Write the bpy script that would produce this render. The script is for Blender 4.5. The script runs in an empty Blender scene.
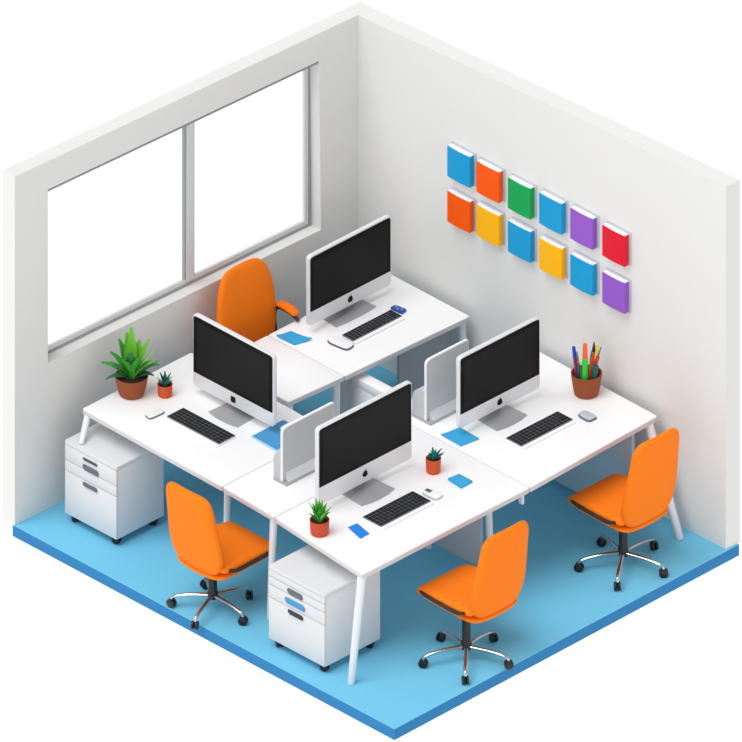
import bpy, bmesh, math, random
from mathutils import Vector, Matrix
random.seed(4)
S = bpy.context.scene
COL = S.collection
PI = math.pi

# ------------------------------------------------------------------ camera
AZ, EL, PXM = math.radians(45.422), math.radians(31.59), 166.49
d = Vector((math.cos(EL)*math.sin(AZ), -math.cos(EL)*math.cos(AZ), math.sin(EL)))
r = Vector((math.cos(AZ), math.sin(AZ), 0)); u = d.cross(r)
cd = bpy.data.cameras.new('camera'); cam = bpy.data.objects.new('camera', cd); COL.objects.link(cam)
cd.type = 'ORTHO'; cd.ortho_scale = 742/PXM; cd.clip_end = 60
cam.location = Vector((1.5, -1.5, .8)) + r*(15.38/PXM) + u*(54.45/PXM) + d*12
cam.rotation_euler = Matrix((r, u, d)).transposed().to_euler()
S.camera = cam

# ------------------------------------------------------------------ light
SUN, UPPER, WHITE = 1.75, .45, 1.04
W = bpy.data.worlds.new('studio'); S.world = W; W.use_nodes = True
nt = W.node_tree; nt.nodes.clear()
tc = nt.nodes.new('ShaderNodeTexCoord'); sx = nt.nodes.new('ShaderNodeSeparateXYZ')
mr = nt.nodes.new('ShaderNodeMapRange'); mr.inputs[1].default_value = -.1; mr.inputs[2].default_value = .9
mr.inputs[3].default_value = WHITE; mr.inputs[4].default_value = UPPER; mr.interpolation_type = 'SMOOTHSTEP'
bg = nt.nodes.new('ShaderNodeBackground'); wo = nt.nodes.new('ShaderNodeOutputWorld')
nt.links.new(tc.outputs['Generated'], sx.inputs[0]); nt.links.new(sx.outputs['Z'], mr.inputs[0])
nt.links.new(mr.outputs[0], bg.inputs['Strength']); nt.links.new(bg.outputs[0], wo.inputs[0])
bg.inputs['Color'].default_value = (1, 1, 1, 1)
sl = bpy.data.lights.new('sun', 'SUN'); sl.energy = SUN; sl.angle = math.radians(40); so = bpy.data.objects.new('sun', sl)
COL.objects.link(so); so.rotation_euler = Vector((-.02, -.42, .9)).to_track_quat('Z', 'Y').to_euler(); so.location = (0, -3, 5)
S.view_settings.view_transform = 'Standard'; S.view_settings.look = 'None'
S.view_settings.exposure = .13; S.view_settings.gamma = 1; S.view_settings.use_curve_mapping = False

# ------------------------------------------------------------------ materials
def srgb(c): return tuple((x/255/12.92 if x/255 <= .04045 else ((x/255+.055)/1.055)**2.4) for x in c)
def mat(name, rgb, rough=.5, metal=0, spec=.5, var=0, scale=30, bump=0, emit=None, trans=0):
    m = bpy.data.materials.new(name); m.use_nodes = True; t = m.node_tree; b = t.nodes['Principled BSDF']
    c = srgb(rgb) + (1,)
    b.inputs['Base Color'].default_value = c; b.inputs['Roughness'].default_value = rough
    b.inputs['Metallic'].default_value = metal; b.inputs['Specular IOR Level'].default_value = spec
    if var or bump:
        tx = t.nodes.new('ShaderNodeTexCoord'); n = t.nodes.new('ShaderNodeTexNoise'); n.inputs['Scale'].default_value = scale
        n.inputs['Detail'].default_value = 4; t.links.new(tx.outputs['Object'], n.inputs['Vector'])
        if var:
            mp = t.nodes.new('ShaderNodeMapRange'); mp.inputs[3].default_value = 1-var; mp.inputs[4].default_value = 1+var
            t.links.new(n.outputs[0], mp.inputs[0])
            h = t.nodes.new('ShaderNodeHueSaturation'); h.inputs['Color'].default_value = c
            t.links.new(mp.outputs[0], h.inputs['Value']); t.links.new(h.outputs[0], b.inputs['Base Color'])
        if bump:
            bp = t.nodes.new('ShaderNodeBump'); bp.inputs['Strength'].default_value = bump; bp.inputs['Distance'].default_value = .002
            t.links.new(n.outputs[0], bp.inputs['Height']); t.links.new(bp.outputs[0], b.inputs['Normal'])
    return m
M = {
 'wall': mat('painted_wall', (226, 226, 224), .9, spec=.1, var=.01, scale=8),
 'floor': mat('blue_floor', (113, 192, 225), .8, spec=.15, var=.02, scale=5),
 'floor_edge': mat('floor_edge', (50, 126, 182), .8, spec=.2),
 'desk': mat('white_laminate', (246, 246, 247), .45, spec=.3, var=.005, scale=6),
 'desk_edge': mat('desk_edge', (212, 208, 210), .5),
 'leg': mat('desk_leg', (226, 228, 232), .4),
 'panel': mat('side_panel', (168, 200, 216), .7),
 'dimgreypanel': mat('dim_grey_panel', (152, 160, 166), .7),  # grey with the white front panel's under-desk dimness put into it
 'palepanel': mat('pale_panel', (192, 194, 196), .7),
 'cab': mat('cabinet_white', (216, 217, 219), .45, spec=.4),
 'gap': mat('dark_slot', (70, 72, 78), .8),  # dark grey of the top drawer's handle slot
 'silver': mat('silver_plastic', (226, 228, 231), .35, metal=.15),
 'alu': mat('brushed_aluminium', (176, 178, 182), .42, metal=.35),
 'bezel': mat('black_bezel', (5, 5, 6), .5, spec=.15),
 'screen': mat('screen_glass', (29, 29, 30), .5, spec=.1),
 'key': mat('keycap', (34, 35, 39), .7, spec=.2), 'keybed': mat('key_bed', (118, 120, 124), .6),
 'white': mat('white_plastic', (244, 244, 246), .35), 'greyp': mat('grey_plastic', (96, 99, 106), .5),
 'lightgrey': mat('light_grey_plastic', (186, 194, 206), .4),
 'orange': mat('orange_fabric', (250, 126, 16), .75, spec=.2, var=.03, scale=60, bump=.15),
 'trim': mat('dark_trim', (52, 38, 34), .5), 'black': mat('black_plastic', (18, 18, 20), .4),
 'navy': mat('navy_plastic', (34, 36, 62), .5),
 'chrome': mat('chrome', (196, 196, 200), .18, metal=1),
 'frame': mat('window_frame', (218, 220, 222), .5), 'gasket': mat('window_gasket', (158, 160, 164), .6),
 'soffitshade': mat('soffit_shade_grey', (140, 142, 144), .6),
 'blue': mat('blue_paper', (50, 162, 214), .8), 'brightblue': mat('bright_blue_paper', (22, 130, 226), .8),
 'blue2': mat('blue_folder', (66, 146, 200), .7), 'paleblue': mat('pale_blue_edge', (158, 208, 236), .7),
 'deepblue': mat('deep_blue', (20, 78, 160), .5),
 'terra': mat('terracotta_brown', (152, 74, 36), .8, var=.03, scale=40, bump=.1),
 'terra2': mat('terracotta_orange', (208, 80, 28), .7, var=.03, scale=40),
 'terra3': mat('terracotta_red', (196, 70, 34), .7, var=.03, scale=40),
 'soil': mat('soil', (44, 26, 22), 1, var=.3, scale=80, bump=.6),
 'leaf': mat('leaf_green', (52, 158, 44), .5, var=.25, scale=9), 'leaf2': mat('leaf_light', (112, 190, 50), .5, var=.2, scale=9),
 'leafd': mat('leaf_dark', (30, 118, 62), .5, var=.2, scale=9), 'teal': mat('teal_leaf', (24, 128, 118), .5, var=.2, scale=30),
 'teald': mat('teal_dark', (16, 92, 94), .5), 'palegreen': mat('pale_leaf', (176, 190, 130), .6),
}
def pm(name, rgb, **k):
    if name not in M: M[name] = mat(name, rgb, .5, **k)
    return M[name]
def glass():
    m = bpy.data.materials.new('window_glass'); m.use_nodes = True; t = m.node_tree; t.nodes.clear()
    o = t.nodes.new('ShaderNodeOutputMaterial'); a = t.nodes.new('ShaderNodeBsdfTransparent'); g = t.nodes.new('ShaderNodeBsdfGlossy')
    g.inputs['Roughness'].default_value = .02; x = t.nodes.new('ShaderNodeMixShader'); x.inputs[0].default_value = .03
    t.links.new(a.outputs[0], x.inputs[1]); t.links.new(g.outputs[0], x.inputs[2]); t.links.new(x.outputs[0], o.inputs[0])
    return m
M['glass'] = glass()

# ------------------------------------------------------------------ helpers
def obj(name, bm, mats, parent=None, smooth=True, angle=35):
    bmesh.ops.recalc_face_normals(bm, faces=bm.faces)
    me = bpy.data.meshes.new(name); bm.to_mesh(me); bm.free()
    for m in (mats if isinstance(mats, (list, tuple)) else [mats]): me.materials.append(M[m] if isinstance(m, str) else m)
    if smooth:
        for p in me.polygons: p.use_smooth = True
        me.set_sharp_from_angle(angle=math.radians(angle))
    o = bpy.data.objects.new(name, me); COL.objects.link(o); o.parent = parent
    return o
def tag(o, label=None, cat=None, group=None, kind=None):
    for k, v in (('label', label), ('category', cat), ('group', group), ('kind', kind)):
        if v: o[k] = v
    return o
def thing(name, label, cat, loc=(0, 0, 0), rz=0, group=None):
    o = bpy.data.objects.new(name, None); COL.objects.link(o); o.empty_display_size = .1
    o.location = loc; o.rotation_euler = (0, 0, rz)
    return tag(o, label, cat, group)
def copy_tree(o, parent=None):
    c = o.copy(); COL.objects.link(c); c.parent = parent
    for ch in list(o.children): copy_tree(ch, c)
    return c
def place(c, loc, rz, label, group=None):
    c.location = loc; c.rotation_euler = (0, 0, rz); c['label'] = label
    if group: c['group'] = group
    return c
def merge(bm, src, mi=0, T=None):
    if T: bmesh.ops.transform(src, matrix=T, verts=src.verts)
    mp = {v: bm.verts.new(v.co) for v in src.verts}
    for f in src.faces:
        try: nf = bm.faces.new([mp[v] for v in f.verts]); nf.material_index = mi if mi is not None else f.material_index
        except ValueError: pass
    src.free()
def box(bm, lo, hi, bev=0, mi=0, T=None, seg=2):
    s = bmesh.new(); bmesh.ops.create_cube(s, size=1)
    lo, hi = Vector(lo), Vector(hi); c = (lo+hi)/2; z = hi-lo
    for v in s.verts: v.co = Vector((v.co.x*z.x, v.co.y*z.y, v.co.z*z.z)) + c
    if bev: bmesh.ops.bevel(s, geom=list(s.edges), offset=bev, segments=seg, affect='EDGES', profile=.5)
    merge(bm, s, mi, T)
def rounded(pts, rad, n=5):
    out = []; N = len(pts); rad = rad if isinstance(rad, (list, tuple)) else [rad]*N
    for i, p in enumerate(pts):
        p = Vector(p); a = Vector(pts[i-1]); b = Vector(pts[(i+1) % N]); rr = rad[i]
        if rr <= 0: out.append(tuple(p)); continue
        da = (a-p).normalized(); db = (b-p).normalized(); A = p+da*rr; B = p+db*rr
        for k in range(n+1):
            t = k/n; out.append(tuple(A*(1-t)**2 + p*2*t*(1-t) + B*t*t))
    return out
def prism(bm, out, z0, z1, mi=0, T=None, bev=0, side=None, seg=2):
    s = bmesh.new(); a = [s.verts.new((x, y, z0)) for x, y in out]; b = [s.verts.new((x, y, z1)) for x, y in out]
    fa = s.faces.new(a[::-1]); fb = s.faces.new(b); sides = []
    for i in range(len(a)): sides.append(s.faces.new((a[i], a[(i+1) % len(a)], b[(i+1) % len(a)], b[i])))
    for f in s.faces: f.material_index = mi
    if side is not None:
        for f in sides: f.material_index = side
    bmesh.ops.recalc_face_normals(s, faces=s.faces)
    if bev: bmesh.ops.bevel(s, geom=list(fb.edges)+list(fa.edges), offset=bev, segments=seg, affect='EDGES', profile=.5)
    merge(bm, s, None, T)
def lathe(bm, prof, n=40, mi=0, T=None, cap=False):
    s = bmesh.new(); rings = []
    for rr, z in prof:
        rings.append([s.verts.new((rr*math.cos(2*PI*k/n), rr*math.sin(2*PI*k/n), z)) for k in range(n)])
    for a, b in zip(rings, rings[1:]):
        for k in range(n): s.faces.new((a[k], a[(k+1) % n], b[(k+1) % n], b[k]))
    s.faces.new(rings[0][::-1]); s.faces.new(rings[-1])
    merge(bm, s, mi, T)
def tube(bm, path, rad, n=10, mi=0, sq=1, T=None):
    s = bmesh.new(); P = [Vector(p) for p in path]; R = rad if isinstance(rad, (list, tuple)) else [rad]*len(P); rings = []
    nrm = None
    for i, p in enumerate(P):
        t = (P[min(i+1, len(P)-1)]-P[max(i-1, 0)]).normalized()
        if nrm is None: nrm = Vector((0, 0, 1)) if abs(t.z) < .9 else Vector((1, 0, 0))
        nrm = (nrm - t*nrm.dot(t)).normalized(); bi = t.cross(nrm)
        rings.append([s.verts.new(p + nrm*math.cos(2*PI*k/n)*R[i]*sq + bi*math.sin(2*PI*k/n)*R[i]) for k in range(n)])
    for a, b in zip(rings, rings[1:]):
        for k in range(n): s.faces.new((a[k], a[(k+1) % n], b[(k+1) % n], b[k]))
    s.faces.new(rings[0][::-1]); s.faces.new(rings[-1]); merge(bm, s, mi, T)
def bez(pts, n=12):
    # Catmull-Rom through pts
    P = [Vector(p) for p in pts]; P = [P[0]*2-P[1]] + P + [P[-1]*2-P[-2]]; out = []
    for i in range(1, len(P)-2):
        for k in range(n):
            t = k/n; a, b, c, e = P[i-1:i+3]
            out.append(.5*((2*b)+(c-a)*t+(2*a-5*b+4*c-e)*t*t+(3*b-a-3*c+e)*t**3))
    out.append(P[-2]); return out
def cushion(bm, f, nu=22, nv=26, p=7, cr=7, mi=0):
    """closed padded sheet: f(u,v) -> (point, normal*halfthickness)"""
    s = bmesh.new(); F = []; B = []
    for j in range(nv+1):
        v = math.sin(PI/2*(-1+2*j/nv)); fr = []; bk = []
        c_ = cr if not isinstance(cr, tuple) else (cr[0] if v < 0 else cr[1]); w = max(0, 1-abs(v)**c_)**(1/c_)
        for i in range(nu+1):
            uu = math.sin(PI/2*(-1+2*i/nu)); t = (max(0, 1-abs(uu)**p)*max(0, 1-abs(v)**p))**(1/2.5)
            c, n = f(uu*w, v); fr.append(s.verts.new(c+n*t)); bk.append(s.verts.new(c-n*t))
        F.append(fr); B.append(bk)
    for G in (F, B):
        for j in range(nv):
            for i in range(nu):
                s.faces.new((G[j][i], G[j][i+1], G[j+1][i+1], G[j+1][i]))
    bmesh.ops.remove_doubles(s, verts=s.verts, dist=1e-5)
    merge(bm, s, mi)
def BM(): return bmesh.new()

# ------------------------------------------------------------------ setting
Lc, Rc, Fc = (-.05, -2.847), (3.147, -.001), (3.196, -2.845)
bm = BM()
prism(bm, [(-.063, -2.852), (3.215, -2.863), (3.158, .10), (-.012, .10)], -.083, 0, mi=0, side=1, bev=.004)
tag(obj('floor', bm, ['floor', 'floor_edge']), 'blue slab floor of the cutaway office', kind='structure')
# left wall with opening (u = y along inner face)
def lx(y): return -.05*(-y/2.847)
def wl(y, z, t): return (lx(y)-t, y, z)
T = .105
bm = BM()
o_out = [(-2.847, 0), (.12, 0), (.12, 2.388), (-2.847, 2.455)]
o_in = [(-2.572, 1.023), (-.309, 1.006), (-.325, 2.204), (-2.572, 2.250)]
vf = [bm.verts.new(wl(y, z, 0)) for y, z in o_out]; vb = [bm.verts.new(wl(y, z, T)) for y, z in o_out]
wf = [bm.verts.new(wl(y, z, 0)) for y, z in o_in]; wb = [bm.verts.new(wl(y, z, T)) for y, z in o_in]
for k in range(4):
    n = (k+1) % 4
    bm.faces.new((vf[k], vf[n], wf[n], wf[k])); bm.faces.new((vb[n], vb[k], wb[k], wb[n]))
    bm.faces.new((vb[k], vb[n], vf[n], vf[k])); bm.faces.new((wf[k], wf[n], wb[n], wb[k]))
tag(obj('wall_left', bm, 'wall', smooth=False), 'white left wall with the wide two-pane window', kind='structure')
bm = BM()
v0 = [(0, 0), (3.147, 0)]
pts = [(0.0, -.0005, 0), (3.147, -.001, 0), (3.147, .118, 0), (0.0, .1195, 0)]
tops = [2.390, 2.556, 2.556, 2.390]
a = [bm.verts.new(p) for p in pts]; b = [bm.verts.new((p[0], p[1], z)) for p, z in zip(pts, tops)]
bm.faces.new(a[::-1]); bm.faces.new(b)
for k in range(4): bm.faces.new((a[k], a[(k+1) % 4], b[(k+1) % 4], b[k]))
tag(obj('wall_right', bm, 'wall', smooth=False), 'white right wall behind the coloured square panels', kind='structure')
# window
win = tag(bpy.data.objects.new('window_1', None), 'wide two-pane window in the left wall', kind='structure'); COL.objects.link(win)
win.location = (-.06, -1.47, 1.0)
wi = Matrix.Translation(-win.location)
def top(y): return 2.250 + (y+2.572)*(2.204-2.250)/2.247
def bot(y): return 1.023 + (y+2.572)*(1.006-1.023)/2.263
def wbar(bm, y0, y1, z0a, z0b, z1a, z1b, t0, t1):
    c = [(y0, z0a), (y1, z0b), (y1, z1b), (y0, z1a)]
    p = [bm.verts.new(wi @ Vector(wl(y, z, t0))) for y, z in c]; q = [bm.verts.new(wi @ Vector(wl(y, z, t1))) for y, z in c]
    bm.faces.new(p); bm.faces.new(q[::-1])
    for k in range(4): bm.faces.new((p[k], q[k], q[(k+1) % 4], p[(k+1) % 4]))
def ring(name, m, ya, yb, e, w, t0, t1):
    bm = BM(); A, B = ya+e, yb-e
    wbar(bm, A, B, bot(A)+e, bot(B)+e, bot(A)+e+w, bot(B)+e+w, t0, t1)
    wbar(bm, A, B, top(A)-e-w, top(B)-e-w, top(A)-e, top(B)-e, t0, t1)
    for y0, y1 in ((A, A+w), (B-w, B)): wbar(bm, y0, y1, bot(y0)+e+w, bot(y1)+e+w, top(y0)-e-w, top(y1)-e-w, t0, t1)
    return obj(name, bm, m, win, smooth=False)
YA, YB = -2.572, -.317
ring('gasket', 'gasket', YA, YB, .0005, .018, .078, .10)
ring('window_frame', 'frame', YA, YB, .0188, .0295, .082, .10)
bm = BM(); wbar(bm, -1.352, -1.294, bot(-1.352)+.049, bot(-1.294)+.049, top(-1.352)-.049, top(-1.294)-.049, .070, .10); obj('mullion', bm, 'frame', win, smooth=False)
bm = BM(); wbar(bm, -1.294, -1.282, bot(-1.294)+.049, bot(-1.282)+.049, top(-1.294)-.049, top(-1.282)-.049, .078, .10)
wbar(bm, -1.364, -1.352, bot(-1.364)+.049, bot(-1.352)+.049, top(-1.364)-.049, top(-1.352)-.049, .078, .10); obj('mullion_gasket', bm, 'gasket', win, smooth=False)
bm = BM(); wbar(bm, YA+.001, YB-.001, top(YA)-.019, top(YB)-.019, top(YA)-.0005, top(YB)-.0005, .004, .03); obj('soffit_shade_strip', bm, 'soffitshade', win, smooth=False)  # added strip; its grey paints the shaded soffit line atop the opening
for y0, y1 in ((YA+.049, -1.365), (-1.281, YB-.049)):
    bm = BM(); wbar(bm, y0, y1, bot(y0)+.05, bot(y1)+.05, top(y0)-.05, top(y1)-.05, .092, .096); obj('pane', bm, 'glass', win, smooth=False)

# ------------------------------------------------------------------ desks
ZT, TH = .74, .036
def rel(t, pts): return [(x-t.location.x, y-t.location.y) for x, y in pts]
def tabletop(t, pts, name='tabletop'):
    bm = BM(); prism(bm, rounded(rel(t, pts), .012, 3), ZT-TH, ZT, 0, bev=.003, side=1)
    return obj(name, bm, ['desk', 'desk_edge'], t)
def leg(t, a, b, r0=.026, r1=.020, m='leg'):
    a = Vector(a)-t.location; b = Vector(b)-t.location; bm = BM()
    tube(bm, [a, a.lerp(b, .3), a.lerp(b, .985), b], [r0, r0*.95, r1, r1*.85], n=14)
    return obj('leg', bm, m, t)
def slab(t, name, lo, hi, m='panel', bev=.004):
    bm = BM(); L = t.location; box(bm, Vector(lo)-L, Vector(hi)-L, bev); return obj(name, bm, m, t)
zb = ZT-TH-.001
G = 'white desks joined in one block'
dl = thing('desk', 'white desk under the window carrying the leafy plant in the brown pot', 'desk', (.75, -2.0, 0))
tabletop(dl, [(.140, -2.466), (1.366, -2.494), (1.366, -1.585), (.140, -1.548)])
leg(dl, (.165, -2.44, zb), (.235, -2.568, .5745), .022, .017)
leg(dl, (.20, -1.61, zb), (.17, -1.60, 0)); leg(dl, (1.33, -1.63, zb), (1.33, -1.62, 0))
leg(dl, (1.15, -2.23, zb), (1.14, -2.24, 0), .022, .018)
dm = thing('desk', 'narrow white middle desk carrying the front grey divider screen', 'desk', (1.6, -2.0, 0))
tabletop(dm, [(1.370, -2.494), (1.836, -2.516), (1.836, -1.62), (1.370, -1.62)])
leg(dm, (1.795, -2.48, zb), (1.79, -2.51, 0), .024, .018)
leg(dm, (1.42, -1.68, zb), (1.42, -1.66, 0)); leg(dm, (1.79, -1.68, zb), (1.79, -1.66, 0))
df = thing('desk', 'white desk nearest the viewer with the small green plant in a red pot', 'desk', (2.25, -1.9, 0))
tabletop(df, [(1.840, -2.516), (2.677, -2.602), (2.672, -1.188), (1.600, -1.188), (1.600, -1.612), (1.840, -1.612)])
leg(df, (2.645, -2.575, zb), (2.665, -2.687, 0), .028, .022)
leg(df, (1.95, -1.90, zb), (1.95, -1.90, 0)); leg(df, (1.88, -1.26, zb), (1.88, -1.26, 0))
leg(df, (2.36, -1.24, zb), (2.395, -1.235, 0), .024, .018)
slab(df, 'side_panel', (1.93, -1.235, .03), (2.30, -1.215, zb), 'palepanel')
slab(df, 'bracket', (2.60, -1.215, .61), (2.635, -1.192, zb), 'leg', .008)
slab(df, 'front_rail', (1.90, -2.47, zb-.045), (2.60, -2.45, zb), 'leg')
dr = thing('desk', 'white desk along the right wall with the pen pot on it', 'desk', (2.1, -.6, 0))
tabletop(dr, [(1.565, -1.184), (2.672, -1.184), (2.626, -.064), (1.565, -.050)])
leg(dr, (2.60, -.115, zb), (2.872, -.115, 0), .028, .024)
leg(dr, (1.60, -.09, zb), (1.60, -.09, 0)); leg(dr, (1.61, -1.13, zb), (1.61, -1.13, 0))
slab(dr, 'side_panel', (1.80, -.215, .03), (2.56, -.19, zb), 'panel')
db = thing('desk', 'white desk in the back corner in front of the orange armchair', 'desk', (.66, -.56, 0))
tabletop(db, [(.322, -1.078), (.982, -1.078), (1.019, -.063), (.322, -.063)])
leg(db, (.985, -.10, zb), (.985, -.015-.03, 0), .024, .02)
leg(db, (.36, -1.04, zb), (.36, -1.04, 0)); leg(db, (.36, -.35, zb), (.36, -.35, 0))
slab(db, 'end_panel', (.90, -1.065, .02), (.93, -.985, zb), 'dimgreypanel')
slab(db, 'front_panel', (.915, -.575, .06), (.935, -.135, zb), 'dimgreypanel')
de = thing('desk', 'small bare white desk extension behind the left screen', 'desk', (.64, -1.3, 0))
tabletop(de, [(.322, -1.530), (.955, -1.530), (.981, -1.082), (.322, -1.082)])
leg(de, (.925, -1.50, zb), (.925, -1.50, 0), .028, .024); leg(de, (.945, -1.115, zb), (.945, -1.115, 0), .024, .022)
leg(de, (.36, -1.49, zb), (.36, -1.49, 0))
# low white partition between back desk and right desk
bm = BM(); box(bm, (-.33, -.036, 0), (.33, .036, .60), .004); box(bm, (-.332, -.041, .6005), (.332, .041, .66), .006)
tag(obj('low_partition', bm, 'desk'), 'low white partition between the back desk and the right desk', 'partition').location = (1.222, -.915, 0)

# ------------------------------------------------------------------ monitors (local: screen faces +x, width along y)
def computer(wd, ht, label, loc, rz, round_logo=True, fw=.27, fd=.19, foff=0, ch=.105):
    t = thing('desktop_computer', label, 'computer', loc, rz)
    h0 = .06; Rr = .028
    # local plate frame: u->y, v->z, extrude -> x
    TM = Matrix(((0, 0, 1, 0), (1, 0, 0, 0), (0, 1, 0, h0), (0, 0, 0, 1)))
    bm = BM(); prism(bm, rounded([(-wd/2, 0), (wd/2, 0), (wd/2, ht), (-wd/2, ht)], Rr, 6), -.030, 0, T=TM, bev=.004)
    # bulged back
    prism(bm, rounded([(-wd*.42, .05), (wd*.42, .05), (wd*.42, ht-.05), (-wd*.42, ht-.05)], .06, 5), -.05, -.029, T=TM, bev=.012)
    obj('housing', bm, 'silver', t)
    bm = BM(); prism(bm, rounded([(-wd/2+.008, ch), (wd/2-.008, ch), (wd/2-.008, ht-.010), (-wd/2+.008, ht-.010)], [.006, .006, .022, .022], 5), .0003, .003, T=TM)
    bz = obj('bezel', bm, 'bezel', t)
    bm = BM(); prism(bm, [(-wd/2+.034, ch+.026), (wd/2-.034, ch+.026), (wd/2-.034, ht-.036), (-wd/2+.034, ht-.036)], .0032, .0045, T=TM)
    obj('screen', bm, 'screen', t)
    bm = BM()
    if round_logo:
        o = []
        for k in range(40):
            a = 2*PI*k/40; rr = .021*(1+.05*math.cos(3*a+PI/2)); x, y = rr*math.cos(a), rr*.98*math.sin(a)
            q = Vector((x-.025, y-.002))
            if q.length < .0075: q = q.normalized()*.0075; x, y = q.x+.025, q.y+.002
            o.append((x, y+ch/2-.003))
        prism(bm, o, .0003, .0025, T=TM)
        prism(bm, [(.001, ch/2+.018), (.007, ch/2+.020), (.009, ch/2+.026), (.003, ch/2+.024)], .0003, .0025, T=TM)
    else:
        prism(bm, rounded([(-.019, ch/2-.022), (.019, ch/2-.022), (.019, ch/2+.018), (-.019, ch/2+.018)], .008), .0003, .0025, T=TM)
    obj('logo', bm, 'bezel', t)
    # stand
    bm = BM(); o = [(-.16, -fw/2+.01), (fd*.2, -fw/2), (fd*.86, -fw/2-.004), (fd, -fw*.25), (fd*1.02, 0), (fd, fw*.25), (fd*.86, fw/2+.004), (fd*.2, fw/2), (-.16, fw/2-.01)]
    prism(bm, [(x, y+foff) for x, y in o], 0, .008, bev=.002)
    obj('stand_foot', bm, 'alu', t)
    bm = BM(); P = bez([(-.10, foff, .012), (-.115, foff, .06), (-.09, foff, .14), (-.052, foff, .22)], 6)
    for p, q in zip(P, P[1:]):
        s = bmesh.new(); w2 = fw*.42
        vs = [s.verts.new((a.x+dx, a.y+y, a.z)) for a in (p, q) for dx, y in ((-.006, -w2), (.006, -w2), (.006, w2), (-.006, w2))]
        for f in ((0, 1, 2, 3), (4, 5, 6, 7), (0, 1, 5, 4), (1, 2, 6, 5), (2, 3, 7, 6), (3, 0, 4, 7)): s.faces.new([vs[i] for i in f])
        merge(bm, s)
    obj('stand_neck', bm, 'alu', t)
    return t
Z = ZT+.0005
computer(.79, .545, 'large desktop computer on the front desk, nearest to the viewer', (2.005, -1.918, Z), 0, fw=.27, fd=.13, ch=.128)
computer(.69, .49, 'desktop computer on the back desk, farthest from the viewer', (.500, -.560, Z), 0, fw=.33, fd=.06, ch=.10)
computer(.68, .50, 'desktop computer on the right desk beside the pen pot', (1.970, -.748, Z), 0, fw=.25, fd=.12, ch=.10)
computer(.69, .505, 'desktop computer on the left desk facing the leafy plant side', (.828, -1.870, Z), -PI/2, False, fw=.24, fd=.10, ch=.10)

# ------------------------------------------------------------------ keyboards
def keyboard(label, loc, L, D, rz=0):
    """long side along y, front edge at +x"""
    t = thing('keyboard', label, 'keyboard', loc, rz)
    bm = BM(); prism(bm, rounded([(-D/2, -L/2), (D/2, -L/2), (D/2, L/2), (-D/2, L/2)], .012, 4), 0, .012, bev=.003); obj('body', bm, 'white', t)
    bm = BM(); prism(bm, rounded([(-D/2+.002, -L/2+.003), (D/2-.024, -L/2+.003), (D/2-.024, L/2-.003), (-D/2+.002, L/2-.003)], .008, 4), .0121, .0165); obj('key_bed', bm, 'keybed', t)
    bm = BM(); n, rws = 14, 5; x0, x1 = -D/2+.006, D/2-.028; y0, y1 = -L/2+.007, L/2-.007
    kw, kh = (y1-y0)/n, (x1-x0)/rws
    for j in range(rws):
        i = 0
        while i < n:
            span = 5 if (j == rws-1 and i == 4) else (2 if (i == n-2 and j in (1, 2, 3)) else 1)
            box(bm, (x0+j*kh+.0022, y0+i*kw+.0022, .0167), (x0+(j+1)*kh-.0022, y0+(i+span)*kw-.0022, .0205), .0015, seg=1); i += span
    tag(obj('keys', bm, 'key', t), kind='stuff')
    return t
keyboard('black and white keyboard on the front desk below the large screen', (2.315, -1.945, Z), .43, .185)
keyboard('black and white keyboard on the right desk beside the grey mouse', (2.262, -.69, Z), .445, .160)
keyboard('black and white keyboard on the left desk near the small white mouse', (.802, -2.126, Z), .455, .168, -PI/2)
keyboard('black and white keyboard on the back desk between white mouse and blue gadget', (.712, -.575, Z), .42, .125)

# ------------------------------------------------------------------ mice and small gadgets
def mouse(label, c, ln, wd, rz, top_m, rim_m, h=.022, button=None):
    t = thing('computer_mouse', label, 'mouse', (c[0], c[1], Z), rz)
    def pad(z0, z1, g, m, nm):
        bm = BM(); N = 32; o = []
        for k in range(N):
            a = 2*PI*k/N; cx, sy = math.cos(a), math.sin(a)
            o.append((math.copysign(abs(cx)**.55, cx)*(ln/2-g), math.copysign(abs(sy)**.55, sy)*(wd/2-g)*(1+.12*cx)))
        prism(bm, o, z0, z1, bev=min(.4*(z1-z0), .008), seg=3); return obj(nm, bm, m, t)
    pad(0, h*.35, 0, rim_m, 'base_rim'); pad(h*.35+.0002, h, .005, top_m, 'shell')
    if button:
        bm = BM(); box(bm, (-ln*.42, -wd*.16, h+.0002), (-ln*.1, wd*.2, h+.003), .001); obj('scroll_strip', bm, button, t)
    return t
mouse('white mouse with dark rim at the left end of the back desk keyboard', (.705, -.845), .17, .085, math.radians(8), 'white', 'greyp')
mouse('white mouse with grey strip at the right end of the front desk keyboard', (2.325, -1.665), .13, .08, math.radians(4), 'white', 'lightgrey', .018, 'greyp')
mouse('pale grey blue mouse on the right desk beside the keyboard', (2.34, -.375), .115, .078, 0, 'lightgrey', 'greyp', .02)
mouse('small flat white mouse on the left desk in front of the small cactus', (.495, -2.205), .065, .125, math.radians(-4), 'white', 'greyp', .014)
t = thing('desk_gadget', 'small dark blue gadget with white dots at the right end of the back keyboard', 'gadget', (.672, -.322, Z), math.radians(6))
bm = BM(); prism(bm, rounded([(-.050, -.024), (.050, -.027), (.046, .027), (-.046, .024)], .016), 0, .014, bev=.005); obj('body', bm, 'deepblue', t)
for k, (x, y) in enumerate(((-.022, .006), (.0, -.008), (.022, .004))):
    bm = BM(); lathe(bm, [(.0055, .0141), (.0055, .0155)], 12, T=Matrix.Translation((x, y, 0))); obj('dot', bm, 'lightgrey', t)

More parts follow.
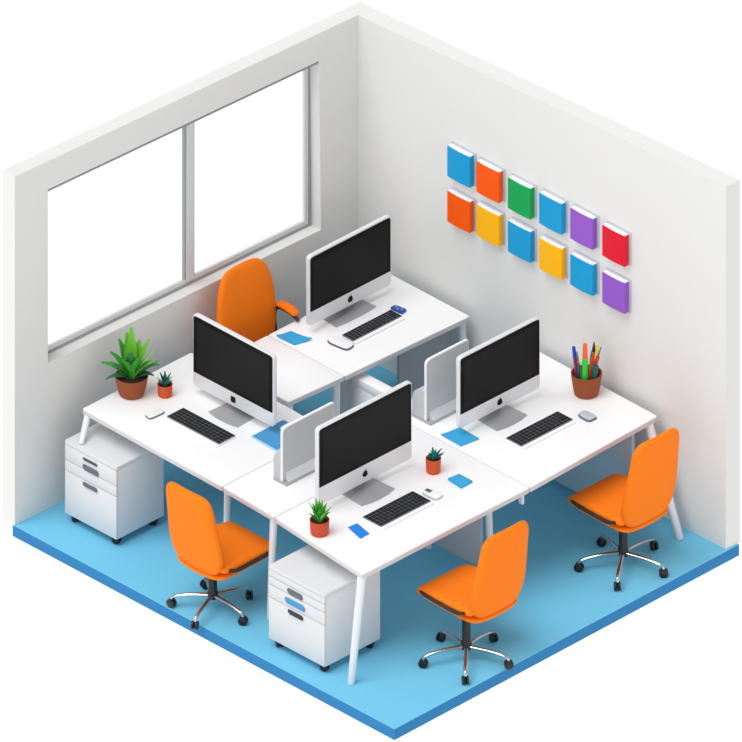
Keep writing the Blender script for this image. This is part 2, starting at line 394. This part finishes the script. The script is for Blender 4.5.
# ------------------------------------------------------------------ papers
def note(label, pts, m, th=.006, curl=0, name='sticky_note', cat='note'):
    cx = sum(p[0] for p in pts)/4; cy = sum(p[1] for p in pts)/4
    bm = BM(); N = 8; G0 = []; G1 = []
    A, B, C_, D_ = [Vector((p[0]-cx, p[1]-cy)) for p in pts]
    for j in range(N+1):
        r0 = []; r1 = []
        for i in range(N+1):
            a, b = i/N, j/N; q = (A*(1-a)+B*a)*(1-b)+(D_*(1-a)+C_*a)*b
            z = curl*(a**3*b**3*1.2 + (1-a)**4*(1-b)**4)
            r0.append(bm.verts.new((q.x, q.y, z))); r1.append(bm.verts.new((q.x, q.y, z+th)))
        G0.append(r0); G1.append(r1)
    for Gx in (G0, G1):
        for j in range(N):
            for i in range(N): bm.faces.new((Gx[j][i], Gx[j][i+1], Gx[j+1][i+1], Gx[j+1][i]))
    rim = [(0, i) for i in range(N)]+[(j, N) for j in range(N)]+[(N, N-i) for i in range(N)]+[(N-j, 0) for j in range(N)]
    for k in range(len(rim)):
        (j, i), (jj, ii) = rim[k], rim[(k+1) % len(rim)]
        bm.faces.new((G0[j][i], G0[jj][ii], G1[jj][ii], G1[j][i]))
    o = obj(name, bm, m); o.location = (cx, cy, Z); return tag(o, label, cat)
note('blue sticky note on the back desk left of the mouse', [(.374, -1.06), (.392, -.954), (.554, -.936), (.519, -1.05)], 'blue', .006, .012)
note('bright blue sticky note between the small green plant and the front keyboard', [(2.234, -2.287), (2.239, -2.216), (2.376, -2.246), (2.378, -2.325)], 'brightblue', .004)
note('small blue sticky pad on the front desk right of the orange pot', [(2.268, -1.478), (2.277, -1.392), (2.392, -1.394), (2.394, -1.490)], 'blue', .014, .002)
note('blue sticky note on the right desk in front of its screen', [(1.874, -1.149), (1.889, -1.003), (2.067, -1.018), (2.048, -1.152)], 'blue', .005, .006)
t = thing('folder', 'blue folder with pale blue edge on the left desk beside the divider', 'folder', (1.20, -1.86, Z))
bm = BM(); prism(bm, rounded([(-.115, -.115), (.120, -.125), (.120, .16), (-.115, .16)], .006, 2), 0, .006, bev=.001); obj('cover', bm, 'paleblue', t)
bm = BM(); prism(bm, [(-.108, -.105), (.105, -.112), (.105, .15), (-.108, .15)], .0062, .010); obj('inner_sheet', bm, 'blue2', t)
bm = BM(); prism(bm, rounded([(-.03, .0), (.09, -.045), (.12, .20), (-.03, .20)], .02, 3), .0102, .013)
o = obj('paper_sheet', bm, 'white'); o.location = (1.17, -1.79, Z); tag(o, 'white paper sheet lying on the blue folder', 'paper')

# ------------------------------------------------------------------ dividers
def divider(label, loc, ln, ht, bd=.075):
    """panel faces +x, runs along y; base box behind"""
    t = thing('desk_divider', label, 'divider', loc)
    TM = Matrix(((0, 0, 1, 0), (1, 0, 0, 0), (0, 1, 0, .020), (0, 0, 0, 1)))
    bm = BM(); prism(bm, rounded([(0, 0), (ln, 0), (ln, ht), (0, ht)], [.004, .004, .02, .04], 6), -.016, 0, T=TM, bev=.003)
    obj('screen_panel', bm, 'desk', t)
    bm = BM(); prism(bm, rounded([(.006, .006), (ln-.006, .006), (ln-.006, ht-.008), (.006, ht-.008)], [.003, .003, .018, .036], 6), .0003, .0015, T=TM)
    obj('felt_face', bm, 'palepanel', t)
    bm = BM(); box(bm, (-.020-bd, 0, 0), (.035, ln, .018), .004); obj('base_plate', bm, 'alu', t)
    # curved rear support
    bm = BM(); TY = Matrix(((1, 0, 0, 0), (0, 0, 1, .002), (0, 1, 0, .0185), (0, 0, 0, 1)))
    o = [(-.0175, 0), (-.0175, .205)] + [(-.0175-bd*math.sin(PI/2*k/8), .12+.085*math.cos(PI/2*k/8)) for k in range(1, 9)] + [(-.0175-bd, 0)]
    prism(bm, o, 0, ln-.03, T=TY, bev=.003); obj('rear_support', bm, 'palepanel', t)
    # front curved tray
    bm = BM(); o = [(.002, 0)] + [(.002+.028*math.sin(PI/2*k/8), .0+.055*(1-math.sin(PI/2*k/8))) for k in range(9)]
    TY2 = Matrix(((1, 0, 0, 0), (0, 0, 1, .03), (0, 1, 0, .0185), (0, 0, 0, 1)))
    prism(bm, o, 0, ln-.06, T=TY2); obj('tray', bm, 'silver', t)
    return t
divider('grey desk divider screen on the middle desk left of the large computer', (1.605, -2.222, Z), .44, .375, .06)
divider('grey desk divider screen on the right desk left of its computer', (1.715, -1.118, Z), .36, .425, .105)

# ------------------------------------------------------------------ pots and plants
def pot(t, r_top, r_bot, h, m, soil=True, rim=.006, soil_m='soil'):
    bm = BM(); prof = [(r_bot*.9, 0), (r_bot, .006)]
    for k in range(1, 9): q = k/8; prof.append((r_bot+(r_top-r_bot)*q**.8, .006+(h-.006)*q))
    prof += [(r_top-rim, h), (r_top-rim-.002, h-.02), (r_bot*.8, h*.25)]
    lathe(bm, prof, 44); obj('pot', bm, m, t)
    if soil:
        bm = BM(); rs = r_top-rim-.004
        lathe(bm, [(rs*.86, h-.035), (rs, h-.016), (rs*.6, h-.010), (.002, h-.008)], 36); obj('soil', bm, soil_m, t)
def leaf(bm, base, az, reach, height, width, mi, curl=0, fold=.25, tip=.25, th=.0025, sp=.84):
    """leaf blade from base, leaning to azimuth az; curl drops the tip"""
    s = bmesh.new(); N = 10; hd = Vector((math.cos(az), math.sin(az), 0)); sd = Vector((-math.sin(az), math.cos(az), 0)); rows = []
    for k in range(N+1):
        q = k/N; c = Vector(base) + hd*reach*(q**1.35) + Vector((0, 0, height*(q - curl*q*q*q)))
        w = width*.5*(math.sin(PI*min(1, .16+sp*q))**.7)*(1 if q < .6 else 1-(q-.6)/.4*(1-tip)) + .001
        up = (Vector((0, 0, 1))*reach - hd*height).normalized() if reach else -hd
        rows.append([s.verts.new(c+sd*w*e + up*abs(e)*w*fold + up*th*o) for e in (-1, 0, 1) for o in (.5, -.5)])
    for a, b in zip(rows, rows[1:]):
        for i, j in ((0, 2), (2, 4), (4, 5), (5, 3), (3, 1), (1, 0)): s.faces.new((a[i], a[j], b[j], b[i]))
    for rr in (rows[0], rows[-1]):
        s.faces.new((rr[0], rr[2], rr[3], rr[1])); s.faces.new((rr[2], rr[4], rr[5], rr[3]))
    merge(bm, s, mi)
RA = math.atan2(r.y, r.x)                      # picture-right as an azimuth on the floor
def AZ_(deg): return RA + math.radians(deg)
t = thing('potted_plant', 'large leafy green plant in a brown pot on the left desk', 'plant', (.231, -2.139, Z))
pot(t, .102, .074, .135, 'terra')
bm = BM(); hb = .125
for az, re, he, w, mi, cu in (
   (0, .12, .15, .052, 0, .35), (180, .14, .13, .055, 0, .30), (20, .135, .10, .04, 2, .5), (165, .10, .17, .05, 0, .2),
   (60, .07, .20, .055, 1, .1), (110, .055, .24, .052, 1, .05), (90, .03, .27, .05, 1, 0), (140, .07, .22, .048, 0, .1),
   (-25, .12, .16, .05, 1, .15), (-60, .07, .19, .052, 0, .1), (-95, .05, .20, .055, 2, .05), (-125, .07, .17, .055, 0, .1),
   (-150, .10, .14, .05, 2, .2), (-10, .11, .20, .045, 1, .1), (190, .12, .06, .04, 2, .9), (-5, .10, .07, .045, 2, .7),
   (-75, .03, .15, .05, 0, 0), (30, .09, .21, .045, 1, .05), (-110, .035, .12, .05, 1, .0)):
    leaf(bm, (.02*math.cos(AZ_(az)), .02*math.sin(AZ_(az)), hb-.012), AZ_(az), re*1.15, he*1.2, w*1.25, mi, cu, tip=.55, fold=.15, sp=.74)
obj('foliage', bm, ['leaf', 'leaf2', 'leafd'], t, smooth=False)
def small_plant(label, x, y, rt, rb, h, pm_, leaves, mats, w, name='potted_succulent', cat='plant'):
    t = thing(name, label, cat, (x, y, Z)); pot(t, rt, rb, h, pm_, rim=.004)
    bm = BM()
    for az, re, he, mi, b in leaves:
        a = AZ_(az); leaf(bm, (b*math.cos(a), b*math.sin(a), h-.014), a, re, he, w, mi, 0, fold=.4, tip=.35, sp=.78)
    obj('foliage', bm, mats, t, smooth=False); return t
small_plant('small spiky green plant in a red clay pot at the front desk corner', 2.161, -2.456, .060, .054, .100, 'terra3',
  [(a, rr, hh, m, .018) for a, rr, hh, m in ((0, .055, .10, 1), (20, .03, .12, 0), (180, .045, .13, 1), (150, .03, .11, 0), (90, .01, .13, 0), (-90, .012, .10, 0),
    (-45, .04, .09, 1), (-135, .04, .09, 0), (45, .04, .10, 0), (120, .03, .14, 1), (-20, .05, .08, 2), (-160, .05, .07, 2), (-70, .02, .07, 2), (200, .03, .10, 0), (60, .02, .13, 1))],
  ['leaf', 'leaf2', 'leafd'], .031)
sl = [(0, .035, .07, 1, .012), (180, .04, .06, 1, .012), (90, .01, .095, 0, .008), (30, .03, .08, 2, .01), (150, .025, .085, 0, .01),
      (-60, .02, .055, 2, .01), (-120, .022, .06, 0, .01), (-90, .008, .07, 0, .008), (-20, .035, .05, 0, .012), (200, .035, .05, 2, .012)]
small_plant('tiny teal succulent in an orange pot beside the large leafy plant', .382, -2.006, .046, .042, .082, 'terra2', sl, ['teald', 'palegreen', 'teal'], .02)
t = thing('potted_succulent', 'small orange pot with teal leaves and a thin pen on the front desk', 'plant', (2.136, -1.471, Z)); pot(t, .047, .043, .098, 'terra2', rim=.004)
bm = BM()
for az, re, he, mi in ((0, .055, .055, 0), (15, .04, .075, 1), (60, .02, .06, 0), (-40, .03, .045, 1), (100, .012, .08, 0), (-90, .015, .05, 0), (-15, .05, .05, 0), (150, .02, .045, 1)):
    a = AZ_(az); leaf(bm, (.012*math.cos(a), .012*math.sin(a), .082), a, re, he, .024, mi, 0, fold=.3, tip=.5)
obj('foliage', bm, ['teal', 'teald'], t, smooth=False)
def rod(name, label, cat, base, tip, segs, group=None):
    """segs: (from, to, radius0, radius1, material, part name)"""
    base, tip = Vector(base), Vector(tip); ax = (tip-base); L = ax.length; Q = ax.to_track_quat('Z', 'Y')
    t = thing(name, label, cat, base, 0, group); t.rotation_euler = Q.to_euler()
    for a, b, r0, r1, m, pn in segs:
        bm = BM(); lathe(bm, [(r0*.85, a*L), (r0, a*L+.001), (r1, b*L-.001), (r1*.8, b*L)], 16); obj(pn, bm, m, t)
    return t
pm('magenta', (150, 40, 110)); pm('capblue', (24, 70, 190)); pm('markerorange', (246, 104, 20)); pm('neon', (30, 214, 56))
pm('yellow', (246, 222, 60)); pm('redpen', (226, 60, 34)); pm('wood', (206, 130, 60)); pm('silverpen', (170, 176, 186))
# items in the small orange pot
for dx, lab, mm in ((-30, 'thin grey pen with red tip in the small orange pot on the front desk', 'greyp'),):
    q = dx/1000; bx = Vector((2.136, -1.471, Z+.03)) + r*q*.6; tp = bx + r*(-.012) + Vector((0, 0, .125+q))
    rod('pen', lab, 'pen', bx, tp, [(0, .85, .004, .004, mm, 'barrel'), (.85, 1, .0035, .002, 'redpen', 'tip')])
# big brown cup
cup = Vector((2.143, -.187, Z))
t = thing('pen_cup', 'brown clay pen cup full of pens on the right desk', 'pen cup', cup)
bm = BM(); prof = [(.066, 0), (.074, .006)] + [(.074+(.095-.074)*(k/8)**.8, .006+.142*k/8) for k in range(1, 9)] + [(.089, .148), (.086, .14), (.070, .012), (.002, .012)]
lathe(bm, prof, 44); obj('cup', bm, 'terra', t)
f = Vector((-d.x, -d.y, 0)).normalized()     # away from the viewer on the desk
def pen(lab, name, x0, f0, x1, f1, h, segs, cat='pen'):
    b = cup + r*x0 + f*f0 + Vector((0, 0, .016)); tp = cup + r*x1 + f*f1 + Vector((0, 0, h))
    return rod(name, lab, cat, b, tp, segs)
pen('blue capped pen with magenta barrel leaning left in the brown pen cup', 'pen', -0.050, 0.000, -0.077, -0.010, 0.335, [(0, .76, .010, .011, 'magenta', 'barrel'), (.76, 1, .012, .011, 'capblue', 'cap')])
pen('grey barrelled pen beside the magenta pen in the brown cup', 'pen', -0.024, 0.016, -0.062, 0.015, 0.285, [(0, 1, .010, .010, 'silverpen', 'barrel')])
pen('dark teal pencil leaning left in the brown cup', 'pencil', -0.044, -0.030, -0.050, -0.046, 0.270, [(0, .9, .008, .008, 'teald', 'barrel'), (.9, 1, .006, .001, 'wood', 'tip')], 'pencil')
pen('thick neon green highlighter with orange cap upright in the brown cup', 'highlighter', -0.010, -0.044, -0.008, -0.058, 0.385, [(0, .72, .018, .018, 'neon', 'barrel'), (.72, 1, .016, .013, 'markerorange', 'cap')], 'highlighter')
pen('short orange pencil with blue tip in the middle of the brown cup', 'pencil', 0.018, 0.020, 0.030, 0.022, 0.285, [(0, .86, .009, .009, 'wood', 'barrel'), (.86, 1, .006, .002, 'capblue', 'tip')], 'pencil')
pen('tall paintbrush with dark tip at the back of the brown cup', 'paintbrush', 0.030, 0.048, 0.046, 0.050, 0.330, [(0, .80, .008, .009, 'markerorange', 'handle'), (.80, 1, .012, .004, 'navy', 'bristles')], 'brush')
pen('tall pale yellow marker at the back of the brown cup', 'marker', 0.047, 0.028, 0.066, 0.030, 0.330, [(0, .7, .010, .010, 'white', 'barrel'), (.7, 1, .010, .008, 'yellow', 'cap')], 'marker')
pen('red pen with grey tip leaning right in the brown cup', 'pen', 0.000, -0.010, 0.088, -0.018, 0.340, [(0, .78, .012, .012, 'redpen', 'barrel'), (.78, 1, .006, .003, 'greyp', 'tip')])
pen('fat dark teal marker leaning right in the brown cup', 'marker', 0.030, -0.030, 0.056, -0.050, 0.225, [(0, 1, .018, .018, 'teald', 'barrel')], 'marker')

# ------------------------------------------------------------------ chairs (local: faces -x, origin on the floor)
def casters_base(t, ang0, R, zc=.022):
    for k in range(5):
        a = math.radians(ang0 + 72*k); c, s = math.cos(a), math.sin(a)
        bm = BM(); P = bez([(c*.018, s*.018, .105), (c*R*.55, s*R*.55, .098), (c*R*.93, s*R*.93, .078), (c*R, s*R, .055)], 5)
        tube(bm, P, [.0145-.004*i/len(P) for i in range(len(P))], 10, sq=.8); obj('base_arm', bm, 'chrome', t)
    for k in range(5):
        a = math.radians(ang0 + 72*k); Q = Matrix.Translation((math.cos(a)*R, math.sin(a)*R, .029)) @ Matrix.Rotation(a+.5+k*.7, 4, 'Z') @ Matrix.Rotation(PI/2, 4, 'X')
        bm = BM()
        for z0 in (-.021, .003): lathe(bm, [(.022, z0), (.0285, z0+.004), (.0285, z0+.014), (.022, z0+.018)], 20, T=Q)
        lathe(bm, [(.012, -.006), (.012, .006)], 12, T=Q)
        box(bm, (math.cos(a)*R-.008, math.sin(a)*R-.008, .03), (math.cos(a)*R+.008, math.sin(a)*R+.008, .058), .003)
        obj('caster', bm, 'black', t)
def column(t, ztop):
    bm = BM(); lathe(bm, [(.030, .085), (.032, .09), (.032, .13), (.026, .14), (.026, ztop-.02), (.034, ztop-.01), (.034, ztop)], 24); obj('column', bm, 'black', t)
def task_chair(label, loc, rz, ang0, side=-1, off=0, Rb=.27, hb=.985):
    t = thing('office_chair', label, 'chair', loc, rz)
    SZ = .43; W2 = .222
    casters_base(t, ang0, Rb); column(t, .345)
    x0, x1 = -.36, .13
    def seat(uu, v):   # v along depth (front -1), u across
        x = x0 + (x1-x0)*(v+1)/2; q = (v+1)/2
        z = SZ - .012*uu*uu*0 - .018*(1-q)**4*4*.5 + .010*q*q
        w = W2*(1-.06*(1-q)**2)
        return Vector((x, off+uu*w, z-.028)), Vector((0, 0, .030))
    bm = BM(); cushion(bm, seat, 26, 30, p=12, cr=14); obj('seat_cushion', bm, 'orange', t)
    def shell(uu, v):
        q = (v+1)/2; x = x0+.012 + (x1-x0)*q
        z = SZ-.078 - .022*q*(1-abs(uu)**2) + .01*(1-q)
        return Vector((x, off+uu*(W2-.014), z)), Vector((0, 0, .032))
    bm = BM(); cushion(bm, shell, p=4, cr=7); obj('seat_shell', bm, 'orange', t)
    # backrest: thick padded shell rising from the seat rear
    H0, H1 = .355, hb
    def back(uu, v):
        q = (v+1)/2; z = H0+(H1-H0)*q
        x = .125 + .02*math.sin(PI*q*1.1) + .115*q**1.7 + .012*(1-math.cos(uu*1.4))*-1.5
        wq = W2*(.97 - .05*math.cos(q*2*PI-2.2)*-1) - .012*q**3 - .012*math.sin(PI*q)**2
        tz = .036*(1-.12*q)
        return Vector((x, off+uu*wq, z)), Vector((tz, 0, -tz*.25))
    bm = BM(); cushion(bm, back, 30, 40, p=8, cr=(4.5, 5.5)); obj('backrest', bm, 'orange', t)
    # dark edge trim along the seam of the seat
    y = W2+.003
    P = [(.085, side*(y-.004), SZ-.020), (.02, side*(y+.004), SZ-.040), (-.10, side*(y+.003), SZ-.040), (-.24, side*(y-.002), SZ-.038), (x0+.06, side*(y-.020), SZ-.044), (x0+.022, side*(y-.048), SZ-.050), (x0+.010, side*(y-.10), SZ-.053)]
    bm = BM(); tube(bm, bez([(a, b+off, c_) for a, b, c_ in P], 5), .012, 8); obj('seat_trim', bm, 'trim', t)
    return t
task_chair('orange office chair at the front right desk edge, back to the viewer', (2.960, -2.005, 0), 0, 26, off=.125, hb=.975)
task_chair('orange office chair beside the right wall at the right desk', (2.855, -.580, 0), 0, 20, off=.075, hb=.99)
c = task_chair('orange office chair between the two white cabinets', (1.475, -2.680, 0), -PI/2, 92, 1, off=.006, Rb=.25, hb=.945)
# armchair at the back, facing +x
t = thing('office_armchair', 'orange office armchair with armrests in front of the window', 'chair', (.31, -1.095, 0), PI)
casters_base(t, 10, .235); column(t, .39)
def seat(uu, v):
    q = (v+1)/2; return Vector((-.21+.37*q, uu*.20, .44)), Vector((0, 0, .035))
bm = BM(); cushion(bm, seat, p=6, cr=6); obj('seat_cushion', bm, 'orange', t)
def back(uu, v):
    q = (v+1)/2; z = .46+.69*q; x = .155+.055*q**1.5 - .02*(1-uu*uu)*0
    w = .185 + .055*math.sin(PI*min(1, q*1.05)*.75+.25)**1.5 - .012*q**3
    return Vector((x+.02*(uu*uu)*-1, uu*w, z)), Vector((.032, 0, 0))
bm = BM(); cushion(bm, back, 26, 32, p=7, cr=5); obj('backrest', bm, 'orange', t)
for s in (-1, 1):
    bm = BM(); P = bez([(.15, s*.235, .62), (.16, s*.245, .735), (.12, s*.248, .775), (.02, s*.248, .775), (-.04, s*.245, .755)], 6)
    tube(bm, P, .013, 10, sq=.8)
    tube(bm, bez([(.14, s*.19, .47), (.155, s*.235, .50), (.15, s*.235, .64)], 5), .014, 10)
    a = obj('armrest', bm, 'navy', t)
    bm = BM()
    def pad(uu, v, s=s):
        q = (v+1)/2; return Vector((-.03+.17*q, s*.248+uu*.032, .79+.018*math.sin(q*PI*.8))), Vector((0, 0, .014))
    cushion(bm, pad, 12, 16, p=4, cr=4); obj('arm_pad', bm, 'orange', a)

# ------------------------------------------------------------------ cabinets (front faces -y)
def cabinet(label, x0, x1, y0, y1, bands, handles, zb=.058, zt=.572):
    cx, cy = (x0+x1)/2, (y0+y1)/2; t = thing('filing_cabinet', label, 'cabinet', (cx, cy, 0)); w, dp = (x1-x0)/2, (y1-y0)/2
    bm = BM(); box(bm, (-w, -dp+.014, zb), (w, dp, zt-.026), .004); obj('body', bm, 'cab', t)
    bm = BM(); prism(bm, rounded([(-w-.002, -dp-.002), (w+.002, -dp-.002), (w+.002, dp+.002), (-w-.002, dp+.002)], .012, 4), zt-.0255, zt, bev=.004); obj('top', bm, 'cab', t)
    for (a, b) in bands:
        bm = BM(); box(bm, (-w+.001, -dp-.001, a+.002), (w-.001, -dp+.0135, b-.002), .003); dr_ = obj('drawer', bm, 'cab', t)
        for hz, hm, hx, hw, hh in handles:
            if a <= hz < b:
                bm = BM(); TM = Matrix(((1, 0, 0, hx), (0, 0, -1, -dp-.0012), (0, 1, 0, hz), (0, 0, 0, 1)))
                prism(bm, rounded([(-hw/2, -hh*.1), (-hw*.38, -hh/2), (hw/2, -hh/2), (hw/2, hh*.15), (hw*.40, hh/2), (-hw/2, hh/2)], .004, 3), 0, .009, T=TM, bev=.002)
                obj('handle', bm, hm, dr_)
    for sx_ in (-1, 1):
        for sy in (-1, 1):
            bm = BM(); px, py = sx_*(w-.045), sy*(dp-.045)
            box(bm, (px-.02, py-.02, .045), (px+.02, py+.02, zb-.0005), .004)
            Q = Matrix.Translation((px, py, .026)) @ Matrix.Rotation(.4*sx_+.2*sy, 4, 'Z') @ Matrix.Rotation(PI/2, 4, 'X')
            for z0 in (-.022, .004): lathe(bm, [(.018, z0), (.026, z0+.004), (.026, z0+.014), (.018, z0+.018)], 20, T=Q)
            lathe(bm, [(.012, -.006), (.012, .006)], 12, T=Q)
            obj('caster', bm, 'black', t)
cabinet('white filing cabinet under the left desk beside the left wall', .128, .570, -2.600, -2.200,
   [(.058, .362), (.362, .436), (.436, .546)], [(.515, 'gap', .0, .12, .014), (.458, 'greyp', .005, .13, .034), (.338, 'greyp', .0, .12, .026)])
cabinet('white filing cabinet with one blue handle under the front desk', 2.010, 2.488, -2.735, -2.265,
   [(.058, .352), (.352, .442), (.442, .500), (.500, .546)], [(.470, 'greyp', -.01, .125, .034), (.397, 'blue2', -.01, .165, .036), (.325, 'navy', -.005, .125, .028)], zt=.572)

# ------------------------------------------------------------------ wall panels
cols = {'blue': (26, 156, 212), 'orange': (250, 90, 6), 'green': (24, 164, 84), 'purple': (150, 92, 200), 'red': (224, 28, 50), 'yellow': (255, 184, 14)}
for k, v in cols.items(): pm('panel_'+k, v, spec=.15)
TX = [.809, 1.058, 1.327, 1.595, 1.861, 2.135]
LX = ['leftmost', 'second from the left', 'third from the left', 'fourth from the left', 'fifth from the left', 'rightmost']
rows = [([1.843, 1.843, 1.846, 1.856, 1.866, 1.865], ['blue', 'orange', 'green', 'blue', 'purple', 'red'], 'top row'),
        ([1.524, 1.537, 1.540, 1.537, 1.540, 1.534], ['orange', 'yellow', 'blue', 'yellow', 'blue', 'purple'], 'bottom row')]
proto = {}
wp, hp = .186, .214
def wall_panel(color):
    t = thing('wall_panel', '', 'wall panel', (0, 0, 0), 0, 'coloured square wall panels')
    def bow(x): q = (x-wp/2)/(wp/2); return -.005*(1-q*q)
    bm = BM(); N = 10
    o = [(wp*k/N, -.038+bow(wp*k/N)) for k in range(N+1)]
    prism(bm, o + [(wp, -.0065), (0, -.0065)], -hp, 0, bev=.001); obj('body', bm, 'white', t)
    bm = BM(); o = [(wp*k/N, -.0385+bow(wp*k/N)) for k in range(N+1)]
    o2 = [(wp*k/N, -.0455+bow(wp*k/N)) for k in range(N+1)]
    prism(bm, o2 + [(wp+.006, -.0455), (wp+.006, -.012), (wp+.0005, -.012)] + o[::-1], -hp, -.001, bev=0); obj('cover', bm, 'panel_'+color, t)
    bm = BM(); box(bm, (-.006, -.006, -hp-.004), (wp+.018, -.0002, .012), .002); obj('backing_plate', bm, 'lightgrey', t)
    return t
for ri, (zs, cs, rn) in enumerate(rows):
    for i in range(6):
        c = cs[i]
        if c in proto: t = copy_tree(proto[c])
        else: t = proto[c] = wall_panel(c)
        place(t, (TX[i], -.0012, zs[i]), 0, f'{c} square panel on the right wall, {LX[i]} in the {rn}')

for o in list(COL.objects):
    if o.parent or 'label' not in o or 'group' in o: continue
    g = {'desk': 'white desks joined in one block', 'computer': 'desktop computers on the desks', 'keyboard': 'keyboards on the desks',
         'mouse': 'computer mice on the desks', 'note': 'blue paper notes on the desks', 'divider': 'grey desk divider screens',
         'cabinet': 'white filing cabinets on casters', 'plant': 'potted plants on the desks'}.get(o.get('category'))
    if o.name.startswith('office_chair'): g = 'orange office chairs around the desks'
    if o.get('category') in ('pen', 'pencil', 'marker', 'highlighter', 'brush') and 'brown' in o['label']: g = 'pens in the brown cup'
    if g: o['group'] = g
